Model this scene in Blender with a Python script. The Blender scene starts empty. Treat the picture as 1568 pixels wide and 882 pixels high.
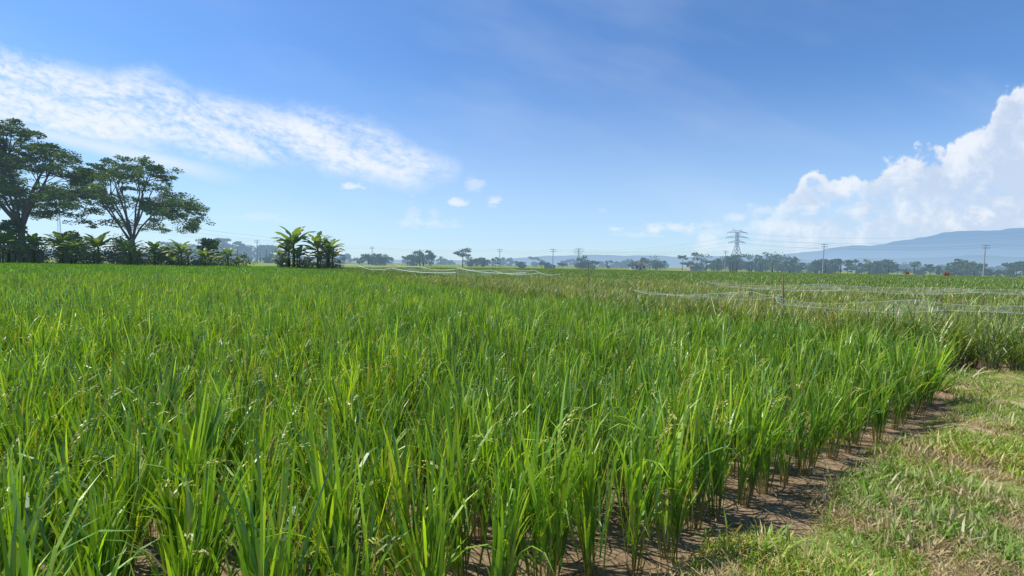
import bpy, math, random
import numpy as np
from mathutils import Vector, Matrix
R = random.Random(7)
rng = np.random.default_rng(7)
scene = bpy.context.scene
rad = math.radians

# ------------------------------------------------------------ camera
cam_d = bpy.data.cameras.new("camera"); cam = bpy.data.objects.new("camera", cam_d)
scene.collection.objects.link(cam); scene.camera = cam
cam_d.sensor_width = 36; cam_d.lens = 36*650/1568; cam_d.clip_start = 0.05; cam_d.clip_end = 60000
cam.matrix_world = Matrix.Translation((0, 0, 1.6)) @ Matrix.Rotation(rad(90-3.15), 4, 'X') @ Matrix.Rotation(rad(1.0), 4, 'Z')

SUN_AZ, SUN_EL = rad(-72), rad(60)
sd = Vector((math.cos(SUN_EL)*math.sin(SUN_AZ), math.cos(SUN_EL)*math.cos(SUN_AZ), math.sin(SUN_EL)))
sl = bpy.data.lights.new("sun", 'SUN'); sl.energy = 5.0; sl.angle = rad(0.5); sl.color = (1, 0.955, 0.88)
so = bpy.data.objects.new("sun", sl); scene.collection.objects.link(so)
so.rotation_euler = sd.to_track_quat('Z', 'Y').to_euler(); so.location = (0, 0, 80)
scene.view_settings.view_transform = 'Standard'; scene.view_settings.look = 'None'; scene.view_settings.exposure = 0

# ------------------------------------------------------------ node expression helper
class E:
    def __init__(s, nt, sock): s.nt = nt; s.s = sock
    def _m(s, op, *o, clamp=False):
        n = s.nt.nodes.new('ShaderNodeMath'); n.operation = op; n.use_clamp = clamp
        for i, v in enumerate((s,)+o):
            if isinstance(v, E): s.nt.links.new(v.s, n.inputs[i])
            else: n.inputs[i].default_value = v
        return E(s.nt, n.outputs[0])
    def __add__(s, o): return s._m('ADD', o)
    __radd__ = __add__
    def __mul__(s, o): return s._m('MULTIPLY', o)
    __rmul__ = __mul__
    def __sub__(s, o): return s._m('SUBTRACT', o)
    def __rsub__(s, o): return (s*-1)+o
    def __truediv__(s, o): return s._m('DIVIDE', o)
    def max(s, o): return s._m('MAXIMUM', o)
    def min(s, o): return s._m('MINIMUM', o)
    def sqrt(s): return s._m('SQRT')
    def pow(s, o): return s._m('POWER', o)
    def sm(s, a, b, c=0.0, d=1.0):
        n = s.nt.nodes.new('ShaderNodeMapRange'); n.interpolation_type = 'SMOOTHSTEP'
        s.nt.links.new(s.s, n.inputs[0])
        for i, v in zip((1, 2, 3, 4), (a, b, c, d)): n.inputs[i].default_value = v
        return E(s.nt, n.outputs[0])
def comb(nt, x, y, z=0.0):
    n = nt.nodes.new('ShaderNodeCombineXYZ')
    for i, v in enumerate((x, y, z)):
        if isinstance(v, E): nt.links.new(v.s, n.inputs[i])
        else: n.inputs[i].default_value = v
    return E(nt, n.outputs[0])
def noise(nt, vec, scale, detail=4, rough=0.5, dist=0.0):
    n = nt.nodes.new('ShaderNodeTexNoise'); n.inputs['Scale'].default_value = scale
    n.inputs['Detail'].default_value = detail; n.inputs['Roughness'].default_value = rough
    n.inputs['Distortion'].default_value = dist
    if vec is not None: nt.links.new(vec.s, n.inputs['Vector'])
    return E(nt, n.outputs[0])
def voro(nt, vec, scale, feature='F1', smooth=None):
    n = nt.nodes.new('ShaderNodeTexVoronoi'); n.feature = feature; n.inputs['Scale'].default_value = scale
    if vec is not None: nt.links.new(vec.s, n.inputs['Vector'])
    return E(nt, n.outputs[0])
def curve(nt, x, pts, x0, x1):
    """piecewise-linear function through pts"""
    t = (x - x0)/(x1-x0)
    n = nt.nodes.new('ShaderNodeValToRGB'); nt.links.new(t.s, n.inputs[0]); cr = n.color_ramp
    cr.interpolation = 'LINEAR'
    while len(cr.elements) > 1: cr.elements.remove(cr.elements[-1])
    for i, (a, b) in enumerate(pts):
        p = (a-x0)/(x1-x0)
        e = cr.elements[0] if i == 0 else cr.elements.new(p)
        e.position = p; e.color = (b, b, b, 1)
    return E(nt, n.outputs[0])
def mixc(nt, f, a, b, mode='MIX'):
    n = nt.nodes.new('ShaderNodeMix'); n.data_type = 'RGBA'; n.blend_type = mode
    for sock, v in ((n.inputs[0], f), (n.inputs[6], a), (n.inputs[7], b)):
        if isinstance(v, E): nt.links.new(v.s, sock)
        elif isinstance(v, (int, float)): sock.default_value = v
        else: sock.default_value = (*v, 1)
    return E(nt, n.outputs[2])

# ------------------------------------------------------------ world : sky + clouds
w = bpy.data.worlds.new("World"); scene.world = w; w.use_nodes = True
nt = w.node_tree; nt.nodes.clear()
out = nt.nodes.new('ShaderNodeOutputWorld'); bg = nt.nodes.new('ShaderNodeBackground')
nt.links.new(bg.outputs[0], out.inputs[0]); bg.inputs[1].default_value = 0.1
sky = nt.nodes.new('ShaderNodeTexSky'); sky.sky_type = 'NISHITA'; sky.sun_disc = False
sky.sun_elevation = SUN_EL; sky.sun_rotation = SUN_AZ; sky.air_density = 1.0; sky.dust_density = 0.3; sky.ozone_density = 3.0
skyc = E(nt, sky.outputs[0])
tc = nt.nodes.new('ShaderNodeTexCoord'); sep = nt.nodes.new('ShaderNodeSeparateXYZ'); nt.links.new(tc.outputs['Generated'], sep.inputs[0])
X, Y, Z = (E(nt, sep.outputs[i]) for i in range(3))
Yc = Y.max(0.05); u = X/Yc; v = Z/Yc; front = Y.sm(0.1, 0.3)
uv = comb(nt, u, v)
# cirrus band
n1 = noise(nt, uv, 5, 6, 0.6) - 0.5
vup = curve(nt, u, [(-1.4, .50), (-1.17, .487), (-.8, .425), (-.577, .362), (-.337, .335), (-.217, .29), (-.13, .235), (-.05, .15)], -1.5, 0.0)
vlo = curve(nt, u, [(-1.4, .27), (-1.2, .27), (-1.0, .25), (-.66, .222), (-.43, .195), (-.25, .17), (-.13, .20), (-.05, .30)], -1.5, 0.0)
band = (vup - v + n1*0.12).sm(-0.015, 0.06) * (v - vlo + n1*0.10).sm(-0.015, 0.05)
ang = 0.27
s_ = u*math.cos(ang) - v*math.sin(ang); t_ = u*math.sin(ang) + v*math.cos(ang)
wig = noise(nt, uv, 3, 3, 0.5)
st = noise(nt, comb(nt, s_*0.9, t_*5.0 + wig*1.2, 3.0), 3.2, 7, 0.65)
rip = noise(nt, comb(nt, s_*1.0 + wig*.15, t_*2.0, 7.0), 40, 4, 0.6)
big = noise(nt, comb(nt, s_, t_*2, 9.0), 3.5, 3, 0.5)
tipw = u.sm(-1.2, -.3, .2, .55)
cir = band * (st*1.5 + (rip-0.5)*1.0 + big*0.9 - 0.76 + tipw*0.25).sm(0.0, 0.85) * 0.95
# thin wisps below the band
b2c = (v - (u*-0.21 + 0.055))
b2 = ((b2c*-1)._m('ABSOLUTE')*-1 + 0.03 + n1*0.03).sm(0.0, 0.03) * (u + 1.25).sm(0, 0.2)*(u*-1 - 0.58).sm(0, 0.25)
cir = cir.max(b2*0.6)
veil = noise(nt, comb(nt, s_, t_*3.0, 1.0), 1.6, 4, 0.55).sm(0.45, 0.8)*0.13
cir = cir.max(veil)
# cumulus bank
vt = curve(nt, u, [(0.25, .0), (.40, .060), (.53, .092), (.60, .13), (.635, .20), (.70, .235), (.775, .230), (.865, .265), (.93, .302), (1.035, .322), (1.09, .375), (1.12, .42), (1.175, .455), (1.4, .5)], 0.2, 1.5)
vo1 = voro(nt, comb(nt, u + n1*0.06, v + n1*0.06), 13)
vo2 = voro(nt, comb(nt, u + n1*0.05, v, 4.0), 34)
fb = noise(nt, comb(nt, u, v, 2.0), 12, 7, 0.62) - 0.5
bill = vo1*-0.055 + vo2*-0.03 + fb*0.14 + 0.030
d = vt - v + bill
cum = d.sm(0.0, 0.02)
hn = noise(nt, comb(nt, u*0.8, v*1.5, 5.0), 6.0, 7, 0.62)
gap = (1.0 - (((u-.71)/.12).pow(2.0) + ((v-.165)/.05).pow(2.0)).sqrt()).sm(0.0, .6)
inner = (hn + (u-.86)*0.6 - gap*.5 + fb*.6).sm(0.22, 0.66)*0.56 + 0.30 - gap*.12
edge = (d + fb*.06).sm(0.02, 0.075, 1.0, 0.0)*u.sm(.58, .66)*.92
cumA = cum * inner.max(edge) * (v + fb*0.08).sm(-0.04, 0.12, 0.45, 1.0)
lump = (fb*3.0 + vo1*-0.5 + hn*0.7)
shade = (lump + d*-2.6 + 0.56).sm(0.05, 1.0)
# small puffs
puffs = [(-.372, .175, .036, .010, 1), (-.13, .144, .034, .013, 1), (-.087, .187, .036, .022, .5), (-.042, .148, .017, .012, .8),
 (-.21, .093, .085, .014, .5), (-.24, .12, .02, .03, .5), (.24, .088, .024, .009, .9), (.38, .092, .085, .014, .8), (.52, .122, .045, .014, .6), (.33, .088, .03, .012, .9),
 (-.645, .262, .05, .022, .6), (.21, .13, .013, .008, .3), (-.6, .10, .12, .012, .3), (.60, .135, .06, .02, .6), (-.045, .135,.02,.006,.4), (.69,.145,.05,.02,.7),
 (.76, .19, .05, .018, .9), (1.10, .135, .05, .024, .95), (1.15, .16, .05, .02, .6), (.80, .14, .06, .02, .5), (-.185,.115,.02,.02,.35), (.46,.10,.03,.01,.5),
 (.47,.085,.10,.012,.45), (.30,.075,.08,.008,.35), (.60,.10,.10,.018,.4)]
pf = None
fine = noise(nt, comb(nt, u, v*1.6, 6.0), 26, 5, 0.65) - 0.5
for (a, b, rx, ry, st_) in puffs:
    q = (((u-a)/rx).pow(2.0) + ((v-b)/ry).pow(2.0)).sqrt()
    m = (1.10 - q + fine*3.2).sm(0.0, 1.1)*st_ * (2.0-q).sm(0,0.5)
    pf = m if pf is None else pf.max(m)
cloudcol = mixc(nt, shade, (6.1, 7.1, 8.8), (9.6, 9.8, 10.1))
hz = v.sm(-0.02, 0.50, 1.0, 0.0)
sky2 = mixc(nt, 1.0, skyc, (0.96, 1.32, 1.68), 'MULTIPLY')
sky2 = mixc(nt, hz*0.58*front, sky2, (6.3, 7.9, 9.5))
c1 = mixc(nt, cir*front, sky2, (9.0, 9.5, 10.0))
c3 = mixc(nt, cumA*front*0.96, c1, cloudcol)
c2 = mixc(nt, pf*front*0.8, c3, (8.8, 9.3, 9.9))
nt.links.new(c2.s, bg.inputs[0])

# ------------------------------------------------------------ materials
def newmat(name):
    m = bpy.data.materials.new(name); m.use_nodes = True; nt = m.node_tree; nt.nodes.clear()
    try: m.cycles.emission_sampling = 'NONE'
    except Exception as ex: print(ex)
    o = nt.nodes.new('ShaderNodeOutputMaterial'); return m, nt, o
def attr(nt, name):
    n = nt.nodes.new('ShaderNodeAttribute'); n.attribute_name = name; return n
def pos(nt):
    n = nt.nodes.new('ShaderNodeNewGeometry'); return E(nt, n.outputs['Position'])
HAZE = (0.36, 0.55, 0.80)  # aerial haze, painted as an emission glow mixed over distant materials
def foliage(name, tint=(1, 1, 1), trans=0.4, haze=0.0, gloss=0.06, varscale=0.5, varc=(1.15, 1.0, 0.6), rice=False):
    m, nt, o = newmat(name)
    c = E(nt, attr(nt, 'col').outputs['Color'])
    n = noise(nt, pos(nt), varscale, 3, 0.6).sm(0.3, 0.7)
    c = mixc(nt, 1.0, c, mixc(nt, n, tuple(a*b for a, b in zip(tint, (0.78, 0.86, 0.95))), tuple(a*b for a, b in zip(tint, varc))), 'MULTIPLY')
    d = nt.nodes.new('ShaderNodeBsdfDiffuse'); t = nt.nodes.new('ShaderNodeBsdfTranslucent')
    nt.links.new(c.s, d.inputs[0])
    ct = mixc(nt, 1.0, c, (1.4, 1.3, 0.5), 'MULTIPLY'); nt.links.new(ct.s, t.inputs[0])
    mx = nt.nodes.new('ShaderNodeMixShader'); mx.inputs[0].default_value = trans
    nt.links.new(d.outputs[0], mx.inputs[1]); nt.links.new(t.outputs[0], mx.inputs[2])
    last = mx
    if gloss > 0:
        g = nt.nodes.new('ShaderNodeBsdfGlossy'); g.inputs['Roughness'].default_value = 0.45; g.inputs[0].default_value = (0.9, 0.95, 0.9, 1)
        m2 = nt.nodes.new('ShaderNodeMixShader'); m2.inputs[0].default_value = gloss
        nt.links.new(mx.outputs[0], m2.inputs[1]); nt.links.new(g.outputs[0], m2.inputs[2]); last = m2
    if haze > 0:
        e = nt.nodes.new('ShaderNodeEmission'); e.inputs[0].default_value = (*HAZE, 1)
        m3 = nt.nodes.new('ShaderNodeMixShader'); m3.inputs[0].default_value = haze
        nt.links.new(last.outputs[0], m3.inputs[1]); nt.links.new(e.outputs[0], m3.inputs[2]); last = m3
    nt.links.new(last.outputs[0], o.inputs[0]); return m
def plain(name, col, rough=0.7, metal=0.0, haze=0.0, bumpn=0.15, scale=8):
    m, nt, o = newmat(name)
    b = nt.nodes.new('ShaderNodeBsdfPrincipled'); b.inputs['Roughness'].default_value = rough; b.inputs['Metallic'].default_value = metal
    n = noise(nt, pos(nt), scale, 5, 0.6)
    c = mixc(nt, n, tuple(x*(1-bumpn*1.5) for x in col), tuple(min(1, x*(1+bumpn*1.5)) for x in col)); nt.links.new(c.s, b.inputs[0])
    last = b
    if haze > 0:
        e = nt.nodes.new('ShaderNodeEmission'); e.inputs[0].default_value = (*HAZE, 1)
        m3 = nt.nodes.new('ShaderNodeMixShader'); m3.inputs[0].default_value = haze
        nt.links.new(last.outputs[0], m3.inputs[1]); nt.links.new(e.outputs[0], m3.inputs[2]); last = m3
    nt.links.new(last.outputs[0], o.inputs[0]); return m

M_rice = foliage("rice_leaf", trans=0.40, gloss=0.07, varscale=0.7, varc=(1.28, 1.14, 0.85))
M_rice2 = foliage("mature_rice_leaf", tint=(1.05, 0.86, 1.6), trans=0.35, gloss=0.08, varscale=0.8, varc=(1.25, 1.05, 0.8))
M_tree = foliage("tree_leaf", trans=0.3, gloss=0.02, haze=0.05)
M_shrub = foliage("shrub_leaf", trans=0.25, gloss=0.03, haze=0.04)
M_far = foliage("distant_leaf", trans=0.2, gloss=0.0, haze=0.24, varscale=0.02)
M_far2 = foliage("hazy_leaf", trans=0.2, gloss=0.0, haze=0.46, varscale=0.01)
M_bark = plain("bark", (0.15, 0.13, 0.11), 0.9, haze=0.04)
M_banst = plain("banana_stem", (0.16, 0.15, 0.06), 0.8)
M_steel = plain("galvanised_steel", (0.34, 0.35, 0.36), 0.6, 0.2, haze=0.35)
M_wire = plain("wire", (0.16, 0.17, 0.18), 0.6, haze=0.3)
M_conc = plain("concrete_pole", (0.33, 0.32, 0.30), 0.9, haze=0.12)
M_bamboo = plain("bamboo", (0.30, 0.22, 0.12), 0.7)
M_rope = plain("net_cord", (0.70, 0.73, 0.70), 0.7, bumpn=.05)
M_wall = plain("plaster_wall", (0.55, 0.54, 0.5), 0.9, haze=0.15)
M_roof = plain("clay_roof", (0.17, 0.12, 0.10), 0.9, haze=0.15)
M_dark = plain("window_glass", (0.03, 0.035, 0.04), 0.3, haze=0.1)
M_red = plain("red_cloth", (0.65, 0.07, 0.03), 0.8)

# ------------------------------------------------------------ mesh helpers
def link(o, parent=None):
    scene.collection.objects.link(o)
    if parent: o.parent = parent
    return o
def empty(name):
    e = bpy.data.objects.new(name, None); scene.collection.objects.link(e); return e
def mesh_obj(name, V, F, mat, col=None, parent=None, smooth=False, linkit=True):
    me = bpy.data.meshes.new(name)
    V = np.asarray(V, dtype=float)
    me.from_pydata(V.tolist(), [], [tuple(f) for f in F])
    if col is not None:
        a = me.attributes.new('col', 'FLOAT_COLOR', 'POINT')
        c = np.ones((len(V), 4), dtype=np.float32); c[:, :3] = np.asarray(col)
        a.data.foreach_set('color', c.ravel())
    me.materials.append(mat)
    if smooth: me.polygons.foreach_set('use_smooth', [True]*len(me.polygons))
    me.update()
    o = bpy.data.objects.new(name, me)
    if linkit: link(o, parent)
    return o
def tube(V, F, P, Rr, n=6):
    P = [Vector(p) for p in P]; b0 = len(V)
    for i, p in enumerate(P):
        d = (P[min(i+1, len(P)-1)] - P[max(i-1, 0)]).normalized()
        a = d.cross(Vector((0.31, 0.9, 0.17))); 
        if a.length < 1e-3: a = d.cross(Vector((1, 0, 0)))
        a.normalize(); c = d.cross(a)
        for k in range(n):
            t = 2*math.pi*k/n; V.append(tuple(p + (a*math.cos(t) + c*math.sin(t))*Rr[i]))
    for i in range(len(P)-1):
        for k in range(n):
            F.append((b0+i*n+k, b0+i*n+(k+1) % n, b0+(i+1)*n+(k+1) % n, b0+(i+1)*n+k))
    F.append(tuple(b0+k for k in range(n))[::-1]); F.append(tuple(b0+(len(P)-1)*n+k for k in range(n)))
def box(V, F, c, s):
    b = len(V)
    for dz in (-1, 1):
        for dy in (-1, 1):
            for dx in (-1, 1): V.append((c[0]+dx*s[0]/2, c[1]+dy*s[1]/2, c[2]+dz*s[2]/2))
    for f in ((0, 2, 3, 1), (4, 5, 7, 6), (0, 1, 5, 4), (2, 6, 7, 3), (0, 4, 6, 2), (1, 3, 7, 5)): F.append(tuple(b+i for i in f))

# ------------------------------------------------------------ field frame (a along near edge, b into the field)
CX, CY = 5.6, 5.65
UX, UY = 0.838, 0.546
def ab(x, y):
    dx, dy = x-CX, y-CY
    return dx*UX+dy*UY, -dx*UY+dy*UX
def xy(a, b): return CX+a*UX-b*UY, CY+a*UY+b*UX
def sst(e0, e1, x):
    t = np.clip((x-e0)/(e1-e0), 0, 1); return t*t*(3-2*t)
def in_main(x, y):
    a, b = ab(x, y); return a < -0.3 and b > -0.30
def right_edge(a): return np.maximum(0.10-0.75*(a-1.0), -4.5)
def in_right(x, y):
    a, b = ab(x, y); return a > 0.38 and b > right_edge(a)

# ------------------------------------------------------------ ground
def axis(lo, hi, step, far):
    A = list(np.arange(lo, hi, step)); s = step; x = lo
    L = []
    while x > -far: s *= 1.25; x -= s; L.append(x)
    x = A[-1]; s = step; Rr = []
    while x < far: s *= 1.25; x += s; Rr.append(x)
    return np.array(L[::-1]+A+Rr)
gx = axis(-4, 12, 0.09, 14000); gy = axis(-1, 9, 0.09, 14000)
GX, GY = np.meshgrid(gx, gy); GX = GX.ravel(); GY = GY.ravel()
def bundmask(x, y):
    a, b = ab(x, y)
    wob = 0.08*np.sin(a*2.3)+0.06*np.sin(a*5.1+1)
    m = sst(0.33, 0.75, -(b+wob))           # outside near edge
    m2 = sst(0.0, 0.3, right_edge(a)-b+0.15)*sst(-0.3, 0.1, a)
    m = np.where(a > -0.1, np.maximum(m2, m*(a<0.2)), m)
    far = sst(-0.15, 0.0, a)*(1-sst(0.2, 0.4, a))*(b > 0)*0.6
    return np.maximum(m, far)
def gz(x, y):
    m = bundmask(x, y)
    h = m*0.12 + 0.012*np.sin(x*3.1+y*1.7)*np.sin(y*4.3-x)+0.01*np.sin(x*9+1)*np.sin(y*11)
    h = h + m*(0.045*np.sin(x*1.7+2)*np.sin(y*2.1+x)+.018*np.sin(x*4.1)*np.sin(y*5+1))
    r = np.sqrt(x*x+y*y)
    return h*(r < 60)
GZ = gz(GX, GY)
nx, ny = len(gx), len(gy)
ii, jj = np.meshgrid(np.arange(nx-1), np.arange(ny-1)); b0 = (jj*nx+ii).ravel()
GF = np.stack([b0, b0+1, b0+nx+1, b0+nx], 1).tolist()
def dryness(nt, fl, bb):
    nA = noise(nt, fl, 1.6, 6, .65); nD = noise(nt, fl, 7, 4, .6)
    return ((bb*-1-0.95)*0.42 + (nA-0.5)*5.4 + (nD-0.5)*3.0 + .08).sm(0.0, 0.8)
mg, nt, o = newmat("ground_soil_and_turf")
gm = E(nt, attr(nt, 'col').outputs['Fac']); P = pos(nt)
sx = nt.nodes.new('ShaderNodeSeparateXYZ'); nt.links.new(P.s, sx.inputs[0]); px, py = E(nt, sx.outputs[0]), E(nt, sx.outputs[1])
nA = noise(nt, P, 2.2, 6, 0.65); nB = noise(nt, P, 30, 5, 0.65); nC = noise(nt, P, 0.015, 5, 0.6); nD = noise(nt, P, 7, 4, 0.6)
crack = voro(nt, comb(nt, px + (nD-.5)*.12, py + (nA-.5)*.2), 7, 'DISTANCE_TO_EDGE').sm(0.0, 0.035)
mud = mixc(nt, (nA*0.5+nB*0.5).sm(.3, .7), (0.15, 0.10, 0.055), (0.37, 0.265, 0.155))
mud = mixc(nt, crack*.6+.4, (0.08, 0.055, 0.03), mud)
bb = (px-CX)*-UY + (py-CY)*UX
dry = dryness(nt, comb(nt, px, py), bb)
turf = mixc(nt, nB.sm(0.3, 0.7), (0.13, 0.18, 0.03), (0.26, 0.31, 0.07))
turf = mixc(nt, dry*0.9, turf, mixc(nt, nB.sm(0.35, 0.65), (0.28, 0.19, 0.10), (0.56, 0.44, 0.26)))
near = mixc(nt, (gm+(nB-0.5)*0.7+(nD-.5)*.5).sm(0.3, 0.6), mud, turf)
far = mixc(nt, nC.sm(0.35, 0.65), (0.12, 0.19, 0.05), (0.24, 0.27, 0.10))
rr = (px*px+py*py).sqrt()
c = mixc(nt, rr.sm(60, 110), near, far); c = mixc(nt, rr.sm(300, 3000)*0.7, c, (0.28, 0.38, 0.42))  # distance haze painted into the far ground colour
b = nt.nodes.new('ShaderNodeBsdfPrincipled'); b.inputs['Roughness'].default_value = 0.95; b.inputs['Specular IOR Level'].default_value = 0.2
nt.links.new(c.s, b.inputs[0])
bp = nt.nodes.new('ShaderNodeBump'); bp.inputs['Strength'].default_value = 0.8; bp.inputs['Distance'].default_value = 0.02
hh = nB*0.6+nD+crack*0.5; nt.links.new(hh.s, bp.inputs['Height']); nt.links.new(bp.outputs[0], b.inputs['Normal'])
nt.links.new(b.outputs[0], o.inputs[0])
msk = bundmask(GX, GY)*(np.sqrt(GX**2+GY**2) < 60)
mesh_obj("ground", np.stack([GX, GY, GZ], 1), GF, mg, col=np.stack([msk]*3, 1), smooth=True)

# ------------------------------------------------------------ blades
def blade(V, F, C, base, az, lean, length, width, droop, segs, c0, c1, twist=0.0, power=2.0):
    p = list(base); b0 = len(V); th = lean; L = length/segs
    wx, wy = -math.sin(az+twist), math.cos(az+twist)
    for i in range(segs+1):
        t = i/segs
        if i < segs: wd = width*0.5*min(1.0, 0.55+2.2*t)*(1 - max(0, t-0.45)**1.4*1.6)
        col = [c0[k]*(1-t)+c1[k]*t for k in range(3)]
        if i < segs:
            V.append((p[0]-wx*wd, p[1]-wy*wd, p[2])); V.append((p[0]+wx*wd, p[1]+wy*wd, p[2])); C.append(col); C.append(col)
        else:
            V.append(tuple(p)); C.append(col)
        th = lean + droop*((i+0.5)/segs)**power
        p = [p[0]+math.sin(th)*math.cos(az)*L, p[1]+math.sin(th)*math.sin(az)*L, p[2]+math.cos(th)*L]
    for i in range(segs-1):
        k = b0+i*2; F.append((k, k+1, k+3, k+2))
    k = b0+(segs-1)*2; F.append((k, k+1, k+2))
    return p
GREENS = [(0.165, 0.345, 0.018), (0.225, 0.42, 0.025), (0.12, 0.27, 0.020), (0.31, 0.50, 0.036), (0.155, 0.32, 0.038), (0.075, 0.19, 0.018)]
DRY = (0.42, 0.34, 0.13); BASE = (0.15, 0.20, 0.04)
def rice_clump(V, F, C, cx, cy, tillers, leaves, segs, width, rnd, hs=1.0, pan=2, spread=1.0):
    for _ in range(tillers):
        az = rnd.uniform(0, 2*math.pi); rr = 0.042*math.sqrt(rnd.random())
        bx, by = cx+rr*math.cos(az), cy+rr*math.sin(az); az += rnd.gauss(0, 0.5)
        ln = (0.01+abs(rnd.gauss(0, 0.085)))*spread; g = rnd.choice(GREENS); vig = rnd.uniform(.66, 1.35)
        H = rnd.uniform(0.40, 0.60)*hs
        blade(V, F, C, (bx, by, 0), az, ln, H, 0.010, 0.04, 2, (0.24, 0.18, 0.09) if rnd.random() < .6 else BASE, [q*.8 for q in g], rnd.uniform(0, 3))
        for k in range(leaves):
            f = rnd.uniform(0.28, 1.0); h0 = H*f
            p = (bx+math.sin(ln)*math.cos(az)*h0, by+math.sin(ln)*math.sin(az)*h0, math.cos(ln)*h0)
            a2 = az+rnd.gauss(0, 1.3); g2 = rnd.choice(GREENS); br = rnd.uniform(0.8, 1.2)*vig; g2 = [x*br for x in g2]
            tip = [g2[0]*1.35, g2[1]*1.18, g2[2]*1.2]
            if rnd.random() < 0.02+0.11*(1-f): tip = DRY; g2 = (0.28, 0.32, 0.06)
            Lf = rnd.uniform(0.26, 0.54)*hs*(0.8+0.25*f)
            dr = rnd.choice([0.0, 0.05, 0.1, 0.15, 0.25, 0.35, 0.5, 1.0]) if rnd.random() < 0.94 else 2.0
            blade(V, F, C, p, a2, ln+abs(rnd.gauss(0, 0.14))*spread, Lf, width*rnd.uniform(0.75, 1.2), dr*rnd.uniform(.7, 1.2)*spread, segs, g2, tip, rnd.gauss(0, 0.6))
    for _ in range(pan):
        az = rnd.uniform(0, 6.28); h0 = rnd.uniform(0.58, 0.74)*hs; th = rnd.uniform(0.1, 0.3); p = Vector((cx+0.06*math.cos(az), cy+0.06*math.sin(az), h0))
        n = 14; gcol = rnd.choice([(0.40, 0.44, 0.07), (0.32, 0.42, 0.06), (0.46, 0.42, 0.12)])
        for i in range(n):
            th += 0.13*(i/n)*2.0; p = p+Vector((math.sin(th)*math.cos(az), math.sin(th)*math.sin(az), math.cos(th)))*0.016
            for q in range(2):
                o_ = Vector((rnd.uniform(-1, 1), rnd.uniform(-1, 1), rnd.uniform(-1, 0.4)))*0.010
                c_ = p+o_; s = 0.0065; dn = Vector((math.sin(th)*math.cos(az), math.sin(th)*math.sin(az), math.cos(th)-0.4)).normalized()*s*1.4
                sd_ = Vector((-math.sin(az+q), math.cos(az+q), 0.2))*s*0.55; k = len(V)
                V += [tuple(c_-dn), tuple(c_+sd_), tuple(c_+dn), tuple(c_-sd_)]; F.append((k, k+1, k+2, k+3)); C += [gcol]*4

def make_collection(name, n, builder, mat):
    col = bpy.data.collections.new(name)
    for i in range(n):
        V, F, C = [], [], []
        builder(V, F, C, random.Random(100+i*17+len(name)))
        o = mesh_obj(name+"_variant", V, F, mat, col=C, linkit=False); col.objects.link(o)
    return col
def instancer(name, pts, rots, scs, idx, col, parent=None, realize=True):
    me = bpy.data.meshes.new(name); me.from_pydata([tuple(map(float, p)) for p in pts], [], [])
    for nm, ty, dat in (('rot', 'FLOAT_VECTOR', None), ('sc', 'FLOAT', scs), ('idx', 'INT', idx)):
        a = me.attributes.new(nm, ty, 'POINT')
        if ty == 'FLOAT_VECTOR': a.data.foreach_set('vector', np.asarray(rots, dtype=np.float32).ravel())
        else: a.data.foreach_set('value', np.asarray(dat))
    o = bpy.data.objects.new(name, me); link(o, parent)
    g = bpy.data.node_groups.new(name+"_nodes", 'GeometryNodeTree')
    g.interface.new_socket("Geometry", in_out='INPUT', socket_type='NodeSocketGeometry')
    g.interface.new_socket("Geometry", in_out='OUTPUT', socket_type='NodeSocketGeometry')
    gi = g.nodes.new('NodeGroupInput'); go = g.nodes.new('NodeGroupOutput'); ip = g.nodes.new('GeometryNodeInstanceOnPoints')
    ci = g.nodes.new('GeometryNodeCollectionInfo'); ci.inputs['Collection'].default_value = col
    ci.inputs['Separate Children'].default_value = True; ci.inputs['Reset Children'].default_value = True
    def na(nm, ty):
        n = g.nodes.new('GeometryNodeInputNamedAttribute'); n.data_type = ty; n.inputs['Name'].default_value = nm; return n.outputs[0]
    er = g.nodes.new('FunctionNodeEulerToRotation')
    g.links.new(gi.outputs[0], ip.inputs['Points']); g.links.new(ci.outputs[0], ip.inputs['Instance'])
    ip.inputs['Pick Instance'].default_value = True
    g.links.new(na('idx', 'INT'), ip.inputs['Instance Index'])
    g.links.new(na('rot', 'FLOAT_VECTOR'), er.inputs[0]); g.links.new(er.outputs[0], ip.inputs['Rotation'])
    g.links.new(na('sc', 'FLOAT'), ip.inputs['Scale'])
    if realize:
        rl = g.nodes.new('GeometryNodeRealizeInstances'); g.links.new(ip.outputs[0], rl.inputs[0]); g.links.new(rl.outputs[0], go.inputs[0])
    else: g.links.new(ip.outputs[0], go.inputs[0])
    md = o.modifiers.new("scatter", 'NODES'); md.node_group = g
    return o

def b_near(hs=1.0, spread=1.0, pan=2, tl=17):
    def f(V, F, C, r): rice_clump(V, F, C, 0, 0, tl+r.randint(-4, 4), 4, 5, 0.0118, r, hs, pan if r.random() < .8 else 0, spread)
    return f
def b_mid(hs=1.0, spread=1.0, pan=1):
    def f(V, F, C, r):
        for i in range(4):
            for j in range(4):
                rice_clump(V, F, C, (i-1.5)*0.25+r.uniform(-.05, .05), (j-1.5)*0.25+r.uniform(-.05, .05), 7, 4, 3, 0.016, r, hs*r.uniform(.9, 1.08), pan if r.random() < .5 else 0, spread*1.2)
    return f
def b_far(V, F, C, r):
    for _ in range(380):
        g = r.choice(GREENS); br = r.uniform(0.75, 1.25); g = [x*br for x in g]
        blade(V, F, C, (r.uniform(-1.1, 1.1), r.uniform(-1.1, 1.1), 0.34+r.uniform(-.05, .08)), r.uniform(0, 6.28), r.uniform(0.02, .4), r.uniform(.30, .48), 0.035, r.choice([.1, .4, .9]), 2, [x*.75 for x in g], g)
HS = 0.90
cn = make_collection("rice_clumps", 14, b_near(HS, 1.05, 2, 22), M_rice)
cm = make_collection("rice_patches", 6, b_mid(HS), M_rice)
cf = make_collection("rice_swath", 6, b_far, M_rice)
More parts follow.
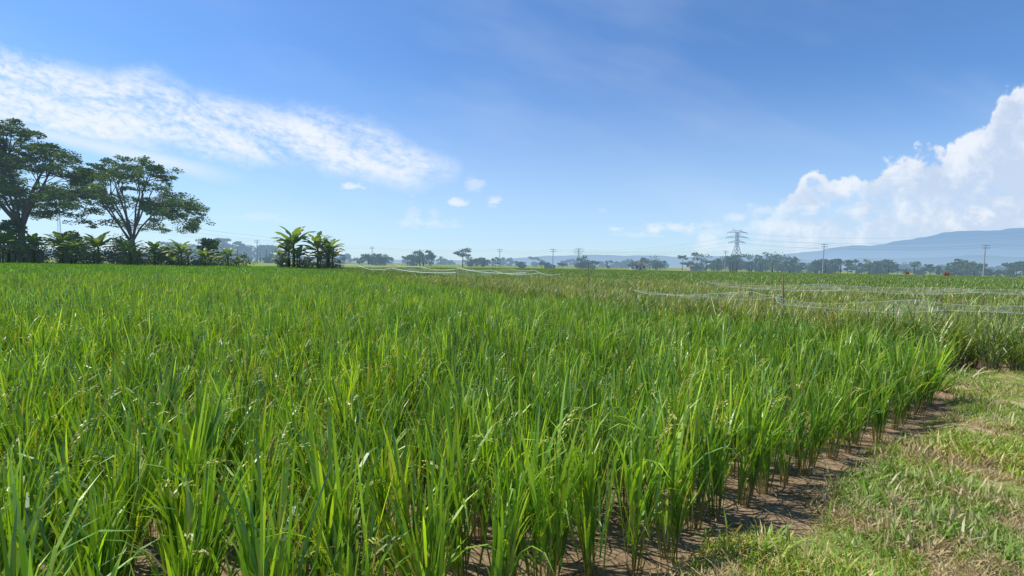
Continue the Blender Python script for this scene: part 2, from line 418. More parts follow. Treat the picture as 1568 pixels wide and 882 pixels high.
cn2 = make_collection("mature_clumps", 7, b_near(1.08, 1.9, 6, 22), M_rice2)
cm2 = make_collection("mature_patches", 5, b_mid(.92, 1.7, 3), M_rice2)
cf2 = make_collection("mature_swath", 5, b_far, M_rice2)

def visible(x, y, m): return y > -0.6 and abs(x) < 1.3*y+m
def scatter(field, parent, c_near, c_mid, c_far, nv, FARY, off):
    near_pts, mid_pts, far_pts = [], [], []
    s = 0.275
    for i in range(-75, 75):
        for j in range(-30, 75):
            a, b = i*s, j*s+off
            x, y = xy(a, b)
            x += R.gauss(0, 0.028); y += R.gauss(0, 0.028)
            if field(x, y) and math.hypot(x, y) < 10.5 and visible(x, y, 3) and R.random() > 0.012:
                near_pts.append((x, y, float(gz(np.array(x), np.array(y)))))
    for i in range(-70, 70):
        for j in range(-40, 60):
            x, y = xy(i*1.0-0.82, j*1.0+0.5); r = math.hypot(x, y)
            if field(x, y) and 10.1 <= r < 30 and visible(x, y, 4): mid_pts.append((x, y, 0))
    for i in range(-120, 120):
        for j in range(-90, 90):
            x, y = xy(i*2.0-1, j*2.0+1); r = math.hypot(x, y)
            if field(x, y) and 29 <= r and y < FARY(x) and visible(x, y, 8): far_pts.append((x, y, 0))
    for nm, P_, c_, n_, tilt in (("near_clumps", near_pts, c_near, nv[0], .07), ("mid_rows", mid_pts, c_mid, nv[1], .0), ("far_rows", far_pts, c_far, nv[2], 0)):
        N = len(P_)
        if N == 0: continue
        rot = np.zeros((N, 3)); rot[:, 2] = rng.uniform(0, 6.28, N) if nm == "near_clumps" else rng.integers(0, 4, N)*math.pi/2+math.atan2(UY, UX)
        rot[:, 0] = rng.normal(0, tilt, N); rot[:, 1] = rng.normal(0, tilt, N)
        P2 = np.array(P_)
        sc = 1+0.05*np.sin(P2[:, 0]*.9+P2[:, 1]*.4)+0.04*np.sin(P2[:, 1]*1.3)+rng.normal(0, 0.085 if nm == "near_clumps" else .04, N)
        instancer(nm, P_, rot, sc.astype(np.float32), rng.integers(0, n_, N).astype(np.int32), c_, parent, realize=(nm != "far_rows"))
def faredge(x): return 62 if x < -30 else (62+(x+30)*1.6 if x < 0 else 112)
rf = empty("rice_field"); rf2 = empty("rice_field")
scatter(in_main, rf, cn, cm, cf, (14, 6, 6), faredge, -0.22)
scatter(in_right, rf2, cn2, cm2, cf2, (7, 5, 5), faredge, 0.02)

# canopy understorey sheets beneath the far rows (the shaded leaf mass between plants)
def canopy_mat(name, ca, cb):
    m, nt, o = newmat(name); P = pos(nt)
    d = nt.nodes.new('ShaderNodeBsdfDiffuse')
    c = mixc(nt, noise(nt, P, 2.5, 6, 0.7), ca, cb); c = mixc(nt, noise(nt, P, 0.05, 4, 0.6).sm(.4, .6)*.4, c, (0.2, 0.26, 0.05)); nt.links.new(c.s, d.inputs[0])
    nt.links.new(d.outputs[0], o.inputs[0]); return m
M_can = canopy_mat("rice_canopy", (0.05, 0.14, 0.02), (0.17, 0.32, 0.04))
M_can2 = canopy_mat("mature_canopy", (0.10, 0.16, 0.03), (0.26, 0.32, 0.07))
def sheet(name, poly, z, mat, parent):
    n = len(poly); V = [(x, y, z) for x, y in poly]+[(x, y, 0.0) for x, y in poly]
    F = [tuple(range(n))]+[(i, n+i, n+(i+1) % n, (i+1) % n) for i in range(n)]
    mesh_obj(name, V, F, mat, parent=parent)
p1 = xy(-0.5, 26); p2 = xy(-0.5, 110)
sheet("leaf_mass", [(-36, 22), (p1[0], p1[1]), (p2[0], p2[1]), (-60, 60), (-85, 60), (-60, 30)], 0.38, M_can, rf)
q1 = xy(0.6, 22)
sheet("leaf_mass", [(q1[0], q1[1]), (20, 24), (42, 22), (150, 90), (140, 112), (0, 112), (p2[0]+1, p2[1])], 0.38, M_can2, rf2)

# ------------------------------------------------------------ turf on the bund
def b_grass(V, F, C, r):
    for _ in range(16):
        g = r.choice([(0.19, 0.34, 0.04), (0.26, 0.40, 0.05), (0.14, 0.27, 0.03), (0.32, 0.38, 0.09)])
        if r.random() < .22: g = (0.56, 0.46, 0.26)
        blade(V, F, C, (r.gauss(0, .025), r.gauss(0, .025), -0.005), r.uniform(0, 6.28), r.uniform(.1, 1.1), r.uniform(.03, .075), .0045, r.uniform(.2, 1.2), 3, g, [x*1.15 for x in g])
mgr = foliage("turf_blade", trans=0.3, gloss=0.03); nt = mgr.node_tree
P = pos(nt); sx = nt.nodes.new('ShaderNodeSeparateXYZ'); nt.links.new(P.s, sx.inputs[0])
bb = (E(nt, sx.outputs[0])-CX)*-UY + (E(nt, sx.outputs[1])-CY)*UX
fl = comb(nt, E(nt, sx.outputs[0]), E(nt, sx.outputs[1]))
dry = dryness(nt, fl, bb)
for n in list(nt.nodes):
    if n.type in ('BSDF_DIFFUSE', 'BSDF_TRANSLUCENT'):
        src = E(nt, n.inputs[0].links[0].from_socket); cc = mixc(nt, dry*0.86, src, (0.54, 0.41, 0.23)); nt.links.new(cc.s, n.inputs[0])
cg = make_collection("turf_tufts", 8, b_grass, mgr)
pts = []; sc = []
while len(pts) < 16000:
    x = R.uniform(-2, 11); y = R.uniform(0.3, 8.5)
    if R.random() < 0.25: x = R.uniform(0, 5); y = R.uniform(1, 4)
    m = float(bundmask(np.array(x), np.array(y)))
    if m > 0.35+R.uniform(-.3, .2) and visible(x, y, 1.5):
        cov = math.sin(x*2.7+1)*math.sin(y*3.1)+.6*math.sin(x*6.1)*math.sin(y*5.3+2)
        if cov < -.35 and R.random() < .75: continue
        a, b = ab(x, y)
        pts.append((x, y, float(gz(np.array(x), np.array(y))))); s = R.uniform(.45, 1.15)*(1+.35*cov)
        if R.random() < .10: s *= 1.9
        sc.append(s)
N = len(pts); rot = np.zeros((N, 3)); rot[:, 2] = rng.uniform(0, 6.28, N); rot[:, :2] = rng.normal(0, .15, (N, 2))
instancer("grass_bank", pts, rot, np.array(sc, dtype=np.float32), rng.integers(0, 8, N).astype(np.int32), cg)
# dry straw litter lying on bank and mud
V, F, C = [], [], []
for _ in range(2600):
    x = R.uniform(0, 9); y = R.uniform(1.2, 7); a, b = ab(x, y)
    if b > 0.8: continue
    z = float(gz(np.array(x), np.array(y)))+0.012+R.random()*.02; L = R.uniform(.04, .18)
    g = R.choice([(0.5, 0.42, 0.24), (0.38, 0.29, 0.15), (0.6, 0.52, 0.33)])
    blade(V, F, C, (x, y, z), R.uniform(0, 6.28), 1.5, L, .006, .12, 3, g, g, 0)
for (x, y) in [(6.05, 6.0), (6.3, 5.8)]:
    for k in range(4): blade(V, F, C, (x+R.uniform(-.1, .1), y+R.uniform(-.1, .1), .16), R.uniform(-.3, .6), 1.0, R.uniform(.3, .5), .014, .9, 5, (.6, .52, .33), (.55, .45, .28), .4)
mesh_obj("straw_litter", V, F, foliage("straw", trans=.2, gloss=.03), col=C)

# ------------------------------------------------------------ leaf clouds
def leafcloud(clumps, size, cols, flat=0.5):
    """clumps: (cx,cy,cz,rx,ry,rz,n) -> verts, faces, cols"""
    VV, CC = [], []
    for (cx, cy, cz, rx, ry, rz, n) in clumps:
        d = rng.normal(size=(n, 3)); d /= np.linalg.norm(d, axis=1)[:, None]; d *= rng.random((n, 1))**(0.45)
        c = d*np.array([rx, ry, rz])+np.array([cx, cy, cz])
        a = rng.normal(size=(n, 3)); a[:, 2] *= flat; a /= np.linalg.norm(a, axis=1)[:, None]
        b = np.cross(a, rng.normal(size=(n, 3))); b /= np.linalg.norm(b, axis=1)[:, None]
        s = size*rng.uniform(.6, 1.4, (n, 1)); a = a*s; b = b*s*0.55
        VV.append(np.stack([c-a, c+b, c+a, c-b], 1).reshape(-1, 3))
        base = np.array(cols)[rng.integers(0, len(cols), n)]*rng.uniform(.7, 1.3, (n, 1))*rng.uniform(.8, 1.2)
        CC.append(np.repeat(base, 4, axis=0))
    V = np.concatenate(VV); C = np.concatenate(CC); k = np.arange(len(V)//4)*4
    return V, np.stack([k, k+1, k+2, k+3], 1).tolist(), C
TG = [(0.075, 0.14, 0.028), (0.11, 0.19, 0.03), (0.055, 0.105, 0.025), (0.14, 0.22, 0.04)]

def albizia(x, y, H, RX, zc, fork, nclump, leaves, seed, lean=0.0):
    r = random.Random(seed); root = empty("albizia_tree"); root.location = (x, y, 0)
    V, F = [], []
    tube(V, F, [(0, 0, -.3), (0.1, 0, fork*.5), (lean*.3, 0, fork)], [H*.024, H*.019, H*.016], 9)
    forks = []
    nl = 13
    for k in range(nl):
        az = 2*math.pi*k/nl+r.uniform(-.3, .3); sp = r.uniform(.15, .62)*RX
        e = Vector((sp*math.cos(az)+lean, sp*math.sin(az), zc+(H-zc)*r.uniform(.25, .65)*(1.15-sp/RX*.6)))
        s = Vector((lean*.3, 0, fork*r.uniform(.8, 1.0))); m = s.lerp(e, .5)+Vector((0, 0, r.uniform(0.1, .9)))
        tube(V, F, [s, s.lerp(m, .5)+Vector((r.uniform(-.2, .2), 0, .2)), m, m.lerp(e, .5)+Vector((r.uniform(-.3, .3), r.uniform(-.3, .3), .1)), e], [H*.008, H*.007, H*.006, H*.005, H*.004], 6)
        forks.append((m, e))
    cl = []
    for k in range(nclump):
        az = r.uniform(0, 2*math.pi); ct = r.random()**0.85; rr = math.sqrt(max(0, 1-ct**2.2))*r.uniform(.80, 1.08)
        if r.random() < .25: rr *= r.uniform(.4, .9); ct *= r.uniform(.7, .98)
        c = Vector((rr*RX*math.cos(az)+lean, rr*RX*math.sin(az), zc+(H-zc-.4)*ct*r.uniform(.88, 1.03)-(rr**3)*1.4*r.random()))
        m, e = min(forks, key=lambda q: (q[1]-c).length)
        st_ = m.lerp(e, r.uniform(.5, 1)); md_ = st_.lerp(c, .55)+Vector((0, 0, .4))
        tube(V, F, [st_, md_, c-Vector((0, 0, .15))], [H*.0035, H*.0026, H*.0015], 4)
        R1 = RX*r.uniform(.09, .19)
        cl.append((c.x, c.y, c.z, R1, R1, R1*.36, int(leaves*r.uniform(.7, 1.3))))
        for q in range(4):
            a3 = r.uniform(0, 6.28)
            cl.append((c.x+R1*math.cos(a3), c.y+R1*math.sin(a3), c.z-r.uniform(-.4, .8)*R1, R1*.6, R1*.6, R1*.26, int(leaves*.38)))
    mesh_obj("trunk_and_limbs", V, F, M_bark, parent=root, smooth=True)
    V, F, C = leafcloud(cl, 0.14, TG, .4)
    mesh_obj("crown", V, F, M_tree, col=C, parent=root)
    return root
albizia(-57.0, 64, 17.0, 8.6, 7.0, 4.2, 100, 125, 3, -.4)
albizia(-71.5, 62, 21.4, 7.8, 8.4, 6.0, 120, 145, 5)
albizia(-84.0, 63, 22.0, 9.0, 8.5, 6.0, 100, 150, 11)

# ------------------------------------------------------------ banana plants
M_ban = foliage("banana_leaf", trans=0.45, gloss=0.05, haze=0.03)
def banana(x, y, H, seed, n=15, droop=1.0, clump=3):
    r = random.Random(seed); root = empty("banana_plant"); root.location = (x, y, 0); root.rotation_euler = (0, 0, r.uniform(0, 6))
    V, F, V2, F2, C2 = [], [], [], [], []
    for q in range(clump):
        h = H if q == 0 else H*r.uniform(.45, .78); a0 = r.uniform(0, 6.28); off = 0 if q == 0 else r.uniform(.6, 1.3)
        ox, oy = off*math.cos(a0), off*math.sin(a0); S = h*.55
        tube(V, F, [(ox, oy, 0), (ox+.03, oy, S*.5), (ox, oy+.05, S)], [h*.034, h*.026, h*.016], 9)
        nn = n if q == 0 else 9
        for k in range(nn):
            az = 2.4*k+r.uniform(-.3, .3)+q; th = .08+1.25*(k/nn)+r.uniform(-.1, .1); L = h*r.uniform(.42, .54); segs = 12
            p = Vector((ox, oy, S*r.uniform(.88, 1.0))); g = r.choice([(0.14, 0.24, 0.03), (0.20, 0.31, 0.045), (0.10, 0.18, 0.03)])
            if k > nn-3: g = (0.26, 0.20, 0.09)
            pr = None; ax = Vector((-math.sin(az), math.cos(az), 0))
            for i in range(segs+1):
                t = i/segs
                wd = .05 if t < .10 else h*.072*max(0, math.sin(min(1, (t-.05)/.95)*math.pi))**.5+.01
                if i % 3 == 2: wd *= r.uniform(.45, .9)
                up = Vector((-math.cos(az)*math.cos(th), -math.sin(az)*math.cos(th), math.sin(th)))
                dn = -.15-abs(up.z)*.3; b = len(V2)
                for s, w_ in ((-1, wd), (0, 0), (1, wd*r.uniform(.7, 1))):
                    V2.append(tuple(p+ax*(s*w_)+Vector((0, 0, dn*w_*abs(s)))))
                    C2.append([q_*r.uniform(.85, 1.1) for q_ in g])
                if pr is not None:
                    F2.append((pr, pr+1, b+1, b)); F2.append((pr+1, pr+2, b+2, b+1))
                pr = b
                th += (.25+1.9*t)*droop/segs*1.2
                p = p+Vector((math.sin(th)*math.cos(az), math.sin(th)*math.sin(az), math.cos(th)))*(L/segs)
    mesh_obj("stem", V, F, M_banst, parent=root, smooth=True)
    mesh_obj("leaves", V2, F2, M_ban, col=C2, parent=root)
for (x, y, H, s) in [(-28.3, 55, 7.0, 1), (-25.2, 55, 5.8, 2), (-24.2, 56, 5.5, 3), (-29.4, 56, 5.2, 12), (-37.5, 56, 3.9, 4), (-43.6, 56, 4.6, 5), (-48.0, 57, 4.6, 6), (-51.2, 57, 4.8, 7), (-54.5, 56, 5.7, 8), (-60.4, 57, 6.0, 9), (-64.2, 57, 5.4, 10), (-46.0, 57, 3.9, 13), (-57.6, 56, 5.2, 14), (-67.6, 57, 5.8, 15), (-41.2, 57, 3.6, 16)]:
    banana(x, y, H, s)
cl = []
for k in range(14): cl.append((R.uniform(-30.5, -23), 56+R.uniform(-.6, 1), R.uniform(.6, 1.6), .9, .8, .7, 160))
V, F, C = leafcloud(cl, .14, TG, .6); mesh_obj("bush", V, F, M_shrub, col=C)

# hedge / garden shrubs under the albizias
cl = []
for k in range(60):
    x = R.uniform(-84, -39); hgt = (1.3+R.random()*2.0)*(1.35 if x < -58 else (0.75 if x > -48 else 1))
    y = 62+R.uniform(-1, 4)
    for q in range(3):
        cl.append((x+R.uniform(-1, 1), y, hgt*(.35+.3*q), R.uniform(.7, 1.4), 1.2, hgt*.28, 120))
V, F, C = leafcloud(cl, .15, TG, .6); mesh_obj("garden_hedge", V, F, M_shrub, col=C)
def roundtree(x, y, H, Wd, seed, mat=None, name="broadleaf_tree", leaf=.18, n=130, cols=TG):
    r = random.Random(seed); root = empty(name); root.location = (x, y, 0); V, F = [], []
    tube(V, F, [(0, 0, -.2), (.05, 0, H*.3), (0, 0.05, H*.6)], [H*.03, H*.022, H*.012], 7); cl = []
    for k in range(20):
        az = r.uniform(0, 6.28); rr = r.random()**.5*Wd*.8; z = H*r.uniform(.34, .9)
        c = Vector((rr*math.cos(az)*(1.15-z/H*.6), rr*math.sin(az), z)); tube(V, F, [(0, 0, H*.35), (c.x*.5, c.y*.5, (H*.4+c.z)/2), tuple(c)], [H*.01, H*.007, H*.003], 4)
        q = Wd*r.uniform(.18, .36); cl.append((c.x, c.y, c.z, q, q, q*.6, n))
    mesh_obj("trunk", V, F, M_bark, parent=root, smooth=True)
    V, F, C = leafcloud(cl, leaf, cols, .7); mesh_obj("crown", V, F, mat or M_shrub, col=C, parent=root)
for (x, y, H, W_, s) in [(-72.5, 60, 7.0, 3.4, 1), (-66, 64, 5.8, 2.6, 2), (-77, 59, 8.2, 3.8, 3), (-48.6, 68, 5.2, 2.6, 4)]:
    roundtree(x, y, H, W_, s)

# ------------------------------------------------------------ distant trees
def far_mass(name, groups, mat, cols, leaf):
    cl, V0, F0 = [], [], []
    for (u0, u1, d0, d1, h0, h1, n) in groups:
        cc_ = [R.uniform(u0, u1) for _ in range(max(2, n//6))]
        for k in range(n):
            uu = R.uniform(u0, u1) if R.random() < .45 else min(u1, max(u0, R.choice(cc_)+R.gauss(0, .008)))
            d = R.uniform(d0, d1); x = uu*d; H = h0+(h1-h0)*R.random()**1.6*R.choice([.6, 1, 1.25]); Wd = H*R.uniform(.28, .75)
            tall = R.random() < .35
            tube(V0, F0, [(x, d, 0), (x, d, H*.7)], [H*.022, H*.01], 4)
            for q in range(7):
                z = H*(R.uniform(.6, .92) if tall else R.uniform(.12, .85)); rr = Wd*R.uniform(.25, .6)
                cl.append((x+R.uniform(-.8, .8)*Wd, d+R.uniform(-.5, .5)*Wd, z, rr, rr, rr*(.4 if tall else .65), 55))
    root = empty(name)
    mesh_obj("trunks", V0, F0, M_bark, parent=root)
    V, F, C = leafcloud(cl, leaf, cols, .8); mesh_obj("crowns", V, F, mat, col=C, parent=root)
FG = [(0.07, 0.12, 0.03), (0.10, 0.16, 0.035), (0.06, 0.09, 0.03)]
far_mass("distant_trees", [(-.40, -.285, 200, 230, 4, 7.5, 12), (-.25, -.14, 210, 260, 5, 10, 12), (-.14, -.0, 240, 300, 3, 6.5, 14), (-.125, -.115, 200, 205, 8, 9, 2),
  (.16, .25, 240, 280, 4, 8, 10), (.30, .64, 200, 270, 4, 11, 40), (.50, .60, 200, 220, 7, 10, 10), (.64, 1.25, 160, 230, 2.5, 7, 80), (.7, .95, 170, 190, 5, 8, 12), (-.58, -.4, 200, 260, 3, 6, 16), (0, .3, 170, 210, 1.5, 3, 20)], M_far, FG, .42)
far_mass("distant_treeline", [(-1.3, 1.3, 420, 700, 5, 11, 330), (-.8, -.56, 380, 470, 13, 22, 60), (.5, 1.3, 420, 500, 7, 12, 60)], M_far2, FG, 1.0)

# ------------------------------------------------------------ mountains
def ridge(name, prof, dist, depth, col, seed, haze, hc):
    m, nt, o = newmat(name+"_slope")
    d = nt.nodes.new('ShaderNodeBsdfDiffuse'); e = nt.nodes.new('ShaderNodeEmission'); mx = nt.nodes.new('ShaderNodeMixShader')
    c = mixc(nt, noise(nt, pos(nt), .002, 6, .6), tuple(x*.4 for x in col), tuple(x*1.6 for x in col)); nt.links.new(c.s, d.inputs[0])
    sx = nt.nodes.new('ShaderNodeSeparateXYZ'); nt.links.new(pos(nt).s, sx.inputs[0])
    nt.links.new(mixc(nt, E(nt, sx.outputs[2]).sm(0, dist*.09), (0.42, 0.60, 0.84), hc).s, e.inputs[0])  # painted haze: slopes glow with air colour, paler towards the foot
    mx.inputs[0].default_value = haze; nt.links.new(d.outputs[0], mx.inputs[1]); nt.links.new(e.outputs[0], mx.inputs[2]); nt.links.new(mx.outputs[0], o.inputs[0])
    us = np.linspace(-1.6, 2.0, 420); ph = np.interp(us, [p[0] for p in prof], [p[1] for p in prof])
    r2 = np.random.default_rng(seed)
    nz = sum(np.sin(us*f+r2.uniform(0, 6))*a for f, a in ((9, .004), (23, .0022), (51, .0012), (120, .0006), (210, .0004)))
    ph = np.maximum(ph+nz*(ph > .005)*np.clip(ph/.04, .2, 1.2), 0.0)
    rows = 14; V = []
    for j in range(rows):
        t = j/(rows-1)
        for i, u_ in enumerate(us):
            k = math.sin(t*math.pi/2)**.9; rg = 1+.10*math.sin(u_*40+3*t+math.sin(u_*17)*2)*(1-t)
            V.append((u_*dist, dist-depth*(1-t), -5+(ph[i]*dist)*k*rg))
    n = len(us); F = [(j*n+i, j*n+i+1, (j+1)*n+i+1, (j+1)*n+i) for j in range(rows-1) for i in range(n-1)]
    mesh_obj(name, V, F, m, smooth=True)
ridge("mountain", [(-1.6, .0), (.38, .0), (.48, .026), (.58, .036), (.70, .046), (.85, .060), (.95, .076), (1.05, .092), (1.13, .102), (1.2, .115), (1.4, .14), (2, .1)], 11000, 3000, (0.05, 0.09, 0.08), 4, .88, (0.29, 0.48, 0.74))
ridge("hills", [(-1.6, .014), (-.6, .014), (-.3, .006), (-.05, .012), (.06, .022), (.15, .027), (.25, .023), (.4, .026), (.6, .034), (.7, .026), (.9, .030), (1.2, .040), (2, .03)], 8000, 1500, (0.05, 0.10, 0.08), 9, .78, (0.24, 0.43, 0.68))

# ------------------------------------------------------------ pylons, poles and wires
def strut(V, F, p, q, r): tube(V, F, [p, q], [r, r], 4)
def pylon(x, y, H, r, rotz=0.0):
    V, F = [], []
    B = H*.15; T = H*.028; zc = H*.62
    def hw(z): return B*(1-z/zc)+T*(z/zc) if z < zc else T
    lv = [0, .16, .30, .42, .52, .62, .70, .78, .86, .93]
    for i in range(len(lv)-1):
        z0, z1 = lv[i]*H, lv[i+1]*H; a, b = hw(z0), hw(z1)
        c0 = [(-a, -a, z0), (a, -a, z0), (a, a, z0), (-a, a, z0)]; c1 = [(-b, -b, z1), (b, -b, z1), (b, b, z1), (-b, b, z1)]
        for k in range(4):
            strut(V, F, c0[k], c1[k], r); strut(V, F, c0[k], c1[(k+1) % 4], r*.6); strut(V, F, c0[(k+1) % 4], c1[k], r*.6); strut(V, F, c1[k], c1[(k+1) % 4], r*.6)
    for zf, Lf in ((.68, .23), (.80, .30), (.92, .27)):
        z = zf*H; L = Lf*H
        for s in (-1, 1):
            for yy in (-T, T):
                strut(V, F, (s*T, yy, z), (s*L, 0, z), r*.8); strut(V, F, (s*T, yy, z+H*.05), (s*L, 0, z), r*.8)
            for q in (.3, .6): strut(V, F, (s*(T+(L-T)*q), 0, z), (s*(T+(L-T)*q*.8), 0, z+H*.05*(1-q)), r*.5)
            strut(V, F, (s*L, 0, z), (s*L, 0, z-H*.04), r*.7)
    for s in (-1, 1): strut(V, F, (s*T, 0, H*.93), (s*H*.13, 0, H), r*.7); strut(V, F, (s*H*.13, 0, H), (-s*T, 0, H*.95), r*.5)
    o = mesh_obj("electricity_pylon", V, F, M_steel); o.location = (x, y, 0); o.rotation_euler = (0, 0, rotz); return o
pylon(.5255*430, 430, 41, .24, .15)
pylon(.155*650, 650, 29, .2)
pylon(-.44*500, 500, 33, .2)
def pole(x, y, H, arm=1.2, r=.13, name="utility_pole", mat=None):
    V, F = [], []; tube(V, F, [(0, 0, 0), (0, 0, H*.5), (0, 0, H)], [r*1.4, r*1.15, r*.9], 8)
    for z in (H-.3, H-1.1):
        box(V, F, (0, -r-.05, z), (arm*2, .12, .12))
        for s in (-.9, -.35, .35, .9): tube(V, F, [(s*arm, -r-.05, z+.08), (s*arm, -r-.05, z+.3)], [.06, .05], 6)
    o = mesh_obj(name, V, F, mat or M_conc); o.location = (x, y, 0); return o
poles = [(1.108*130, 130, 10.2), (.73*150, 150, 10.8), (.50*190, 190, 9.5), (.095*170, 170, 8.2), (-.03*190, 190, 8.5), (-.33*230, 230, 10), (-.60*200, 200, 11)]
for p in poles: pole(*p)
def wires(name, spans, r):
    V, F = [], []
    for (p, q, sag) in spans:
        n = 16; pts_ = []
        for i in range(n+1):
            t = i/n; pt = Vector(p).lerp(Vector(q), t); pt.z -= sag*4*t*(1-t); pts_.append(pt)
        tube(V, F, pts_, [r]*(n+1), 4)
    mesh_obj(name, V, F, M_wire)
sp = []
chain = [(230, 110, 12.0), (1.108*130, 130, 10.1), (.73*150, 150, 10.7), (.50*190, 190, 9.3), (.095*170, 170, 8.0), (-.03*190, 190, 8.3), (-.33*230, 230, 9.8), (-.60*200, 200, 10.8), (-1.0*110, 110, 11.5)]
for i in range(len(chain)-1):
    for dz, dx in ((0, -.9), (-.8, 0)):
        a_, b_ = chain[i], chain[i+1]; sp.append(((a_[0]+dx, a_[1], a_[2]+dz), (b_[0]+dx, b_[1], b_[2]+dz), 1.0))
wires("power_line", sp, .02)
sp = []
py0 = (.5255*430, 430)
for s, z, L in ((-1, .66, .23), (1, .66, .23), (-1, .78, .27), (1, .78, .27), (1, .9, .2)):
    sp.append(((py0[0]+s*L*41, 430, z*41), (420+s*10, 290, z*41+2), 8))
    sp.append(((py0[0]+s*L*41, 430, z*41), (.155*650+s*7, 650, z*29), 6))
wires("transmission_line", sp, .05)
sp = [((-95, 66, 12.5-k*1.3), (-.44*500, 500, 29-k*3), 4.0) for k in range(2)]
wires("transmission_line", sp, .035)
V, F = [], []
for k in range(3):
    a = 2.09*k; tube(V, F, [(1.4*math.cos(a), 1.4*math.sin(a), 0), (.4*math.cos(a), .4*math.sin(a), 32)], [.1, .08], 4)
for j in range(16):
    z = j*2; w0 = 1.4-1*z/32; w1 = 1.4-1*(z+2)/32
    for k in range(3):
        a, b_ = 2.09*k, 2.09*(k+1); strut(V, F, (w0*math.cos(a), w0*math.sin(a), z), (w1*math.cos(b_), w1*math.sin(b_), z+2), .06)
for k in range(3): box(V, F, (.7*math.cos(2.09*k), .7*math.sin(2.09*k), 30), (.35, .35, 2.2))
o = mesh_obj("telecom_mast", V, F, M_steel); o.location = (-1.063*265, 265, 0)

# ------------------------------------------------------------ farm houses, half hidden in the trees
def house(x, y, L, W_, H, rz, name="farm_house"):
    root = empty(name); root.location = (x, y, 0); root.rotation_euler = (0, 0, rz)
    V, F = [], []; box(V, F, (0, 0, H/2), (L, W_, H)); b = len(V)
    V += [(-L/2, -W_/2, H+.003), (-L/2, W_/2, H+.003), (-L/2, 0, H+W_*.32), (L/2, -W_/2, H+.003), (L/2, W_/2, H+.003), (L/2, 0, H+W_*.32)]; F += [(b, b+2, b+1), (b+3, b+4, b+5)]
    mesh_obj("walls", V, F, M_wall, parent=root)
    V, F = [], []
    for s in (-1, 1):
        b = len(V); e = .6
        V += [(-L/2-e, s*(W_/2+e), H-.2), (L/2+e, s*(W_/2+e), H-.2), (L/2+e, 0, H+W_*.36), (-L/2-e, 0, H+W_*.36)]
        V += [(q[0], q[1], q[2]+.15) for q in V[b:b+4]]
        F += [(b, b+1, b+2, b+3), (b+4, b+5, b+6, b+7), (b, b+1, b+5, b+4), (b+3, b, b+4, b+7), (b+1, b+2, b+6, b+5)]
    mesh_obj("roof", V, F, M_roof, parent=root)
    V, F = [], []; box(V, F, (0, -W_/2-.02, 1.05), (1, .06, 2.1))
    mesh_obj("door", V, F, M_dark, parent=root)
    V, F = [], []
    for q in (-L*.3, L*.3): box(V, F, (q, -W_/2-.02, 1.6), (1.4, .06, 1.1))
    mesh_obj("windows", V, F, M_dark, parent=root)
for h in [(.295*230, 230, 7, 5, 2.3, .3), (.43*240, 240, 7, 5, 2.2, -.2)]: house(*h)

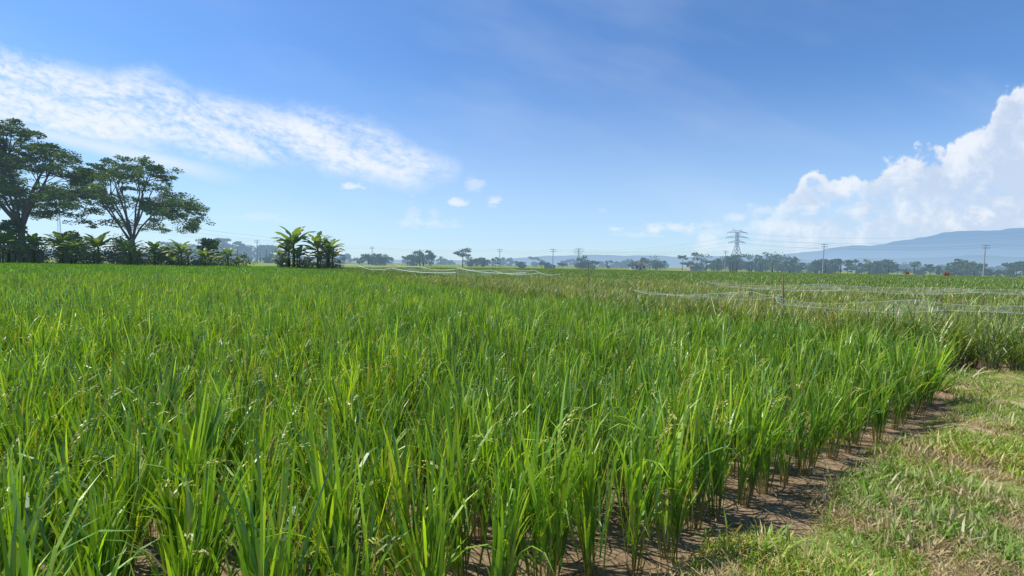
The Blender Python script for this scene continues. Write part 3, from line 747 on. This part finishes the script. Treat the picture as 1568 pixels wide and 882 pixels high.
# ------------------------------------------------------------ bird nets on stakes
mn, nt, o = newmat("bird_netting")
tr = nt.nodes.new('ShaderNodeBsdfTransparent'); df = nt.nodes.new('ShaderNodeBsdfDiffuse'); df.inputs[0].default_value = (0.85, 0.87, 0.87, 1)
mx = nt.nodes.new('ShaderNodeMixShader')
nf = noise(nt, pos(nt), 1.1, 5, .65, 1.0).sm(.42, .78)*.12+.012
nt.links.new(nf.s, mx.inputs[0]); nt.links.new(tr.outputs[0], mx.inputs[1]); nt.links.new(df.outputs[0], mx.inputs[2]); nt.links.new(mx.outputs[0], o.inputs[0])
def net(corners, nu, nv, sag, seed, k=1.0, bays=3):
    """corners in (x,y,z) : sheet hung from its stakes, cords on the hems, drooping between stakes"""
    r = np.random.default_rng(seed); root = empty("bird_net"); c = [Vector(q) for q in corners]
    V = []
    f1, f2 = r.uniform(1, 2), r.uniform(1, 3); offs = r.uniform(-.3, .3, bays+1)
    def pt(s, t):
        p = c[0].lerp(c[1], s).lerp(c[3].lerp(c[2], s), t)
        fb_ = s*bays; k_ = min(int(fb_), bays-1); fr = fb_-k_
        p.z -= sag*(1.0-(2*fr-1)**2)*(.7+offs[k_])+sag*(1-(2*t-1)**2)*.5
        p.z += .02*math.sin(s*f1*6+t*3)+.015*math.sin(t*f2*5+s*7)
        return p
    for j in range(nv+1):
        for i in range(nu+1): V.append(tuple(pt(i/nu, j/nv)))
    F = [(j*(nu+1)+i, j*(nu+1)+i+1, (j+1)*(nu+1)+i+1, (j+1)*(nu+1)+i) for j in range(nv) for i in range(nu)]
    mesh_obj("netting", V, F, mn, parent=root, smooth=True)
    V, F = [], []
    rr = (0.0012+0.00017*sum(q.y for q in c)/4)*k
    for t in (0, 1): tube(V, F, [pt(i/nu, t) for i in range(nu+1)], [rr]*(nu+1), 4)
    for s in (0, 1): tube(V, F, [pt(s, j/nv) for j in range(nv+1)], [rr*.6]*(nv+1), 4)
    mesh_obj("hem_cord", V, F, M_rope, parent=root)
    V, F = [], []
    for i in range(bays+1):
        for t in (0, 1):
            q = pt(i/bays, t); tube(V, F, [(q.x, q.y, 0), (q.x+.02, q.y, q.z*.5), (q.x, q.y, q.z+.04)], [.010, .009, .007], 6)
    mesh_obj("stakes", V, F, M_bamboo, parent=root)
def P3(a, b, z): x, y = xy(a, b); return (x, y, z)
net([P3(.2, 42, 1.45), P3(.2, 15, 1.2), P3(4.6, 16, 1.2), P3(6, 42, 1.4)], 48, 8, .22, 1, 1.8)
net([P3(5.4, 16, 1.2), P3(5.4, 26, 1.35), P3(10, 26, 1.3), P3(9, 18, 1.2)], 30, 8, .25, 2, 1.3, 2)
net([P3(.1, 4.0, 1.0), P3(2.4, 2.9, 1.02), P3(3.0, 3.9, 1.02), P3(.6, 5.6, 1.0)], 24, 8, .08, 3, 1.3, 1)
net([(4.4, 6.9, 1.02), (9.4, 6.6, 1.0), (9.9, 7.6, 1.03), (5.2, 8.4, 1.06)], 36, 8, .08, 4, 1.0, 2)
net([(6.2, 11.5, 1.1), (15.5, 11.0, 1.1), (17, 13, 1.15), (6.4, 14, 1.15)], 36, 8, .13, 5, 1, 3)
# marker stakes with cloth
def flag_stake(x, y, H, c=True, s=1.0):
    root = empty("flag_stake" if c else "bamboo_stake"); root.location = (x, y, 0)
    V, F = [], []; tube(V, F, [(0, 0, 0), (.02, 0, H*.5), (0, .01, H)], [.02, .017, .013], 6); mesh_obj("stake", V, F, M_bamboo, parent=root)
    if c:
        V = []; F = []
        for i in range(6):
            for j in range(4): V.append((i*.09*s, .05*s*math.sin(i*1.4+j*.5), H-.02-j*.1*s-.01*i))
        F = [(i*4+j, i*4+j+1, i*4+j+5, i*4+j+4) for i in range(5) for j in range(3)]
        mesh_obj("cloth", V, F, M_red, parent=root)
flag_stake(5.75, 9.0, 1.5, False); flag_stake(3.4, 19, 1.7, False); flag_stake(-1.2, 26, 1.9, False)
flag_stake(50, 54, 1.6, True, 1.0); flag_stake(58, 57, 1.6, True, 1.5); flag_stake(26, 50, 1.7, False); flag_stake(33, 44, 1.6, False)
print("done")
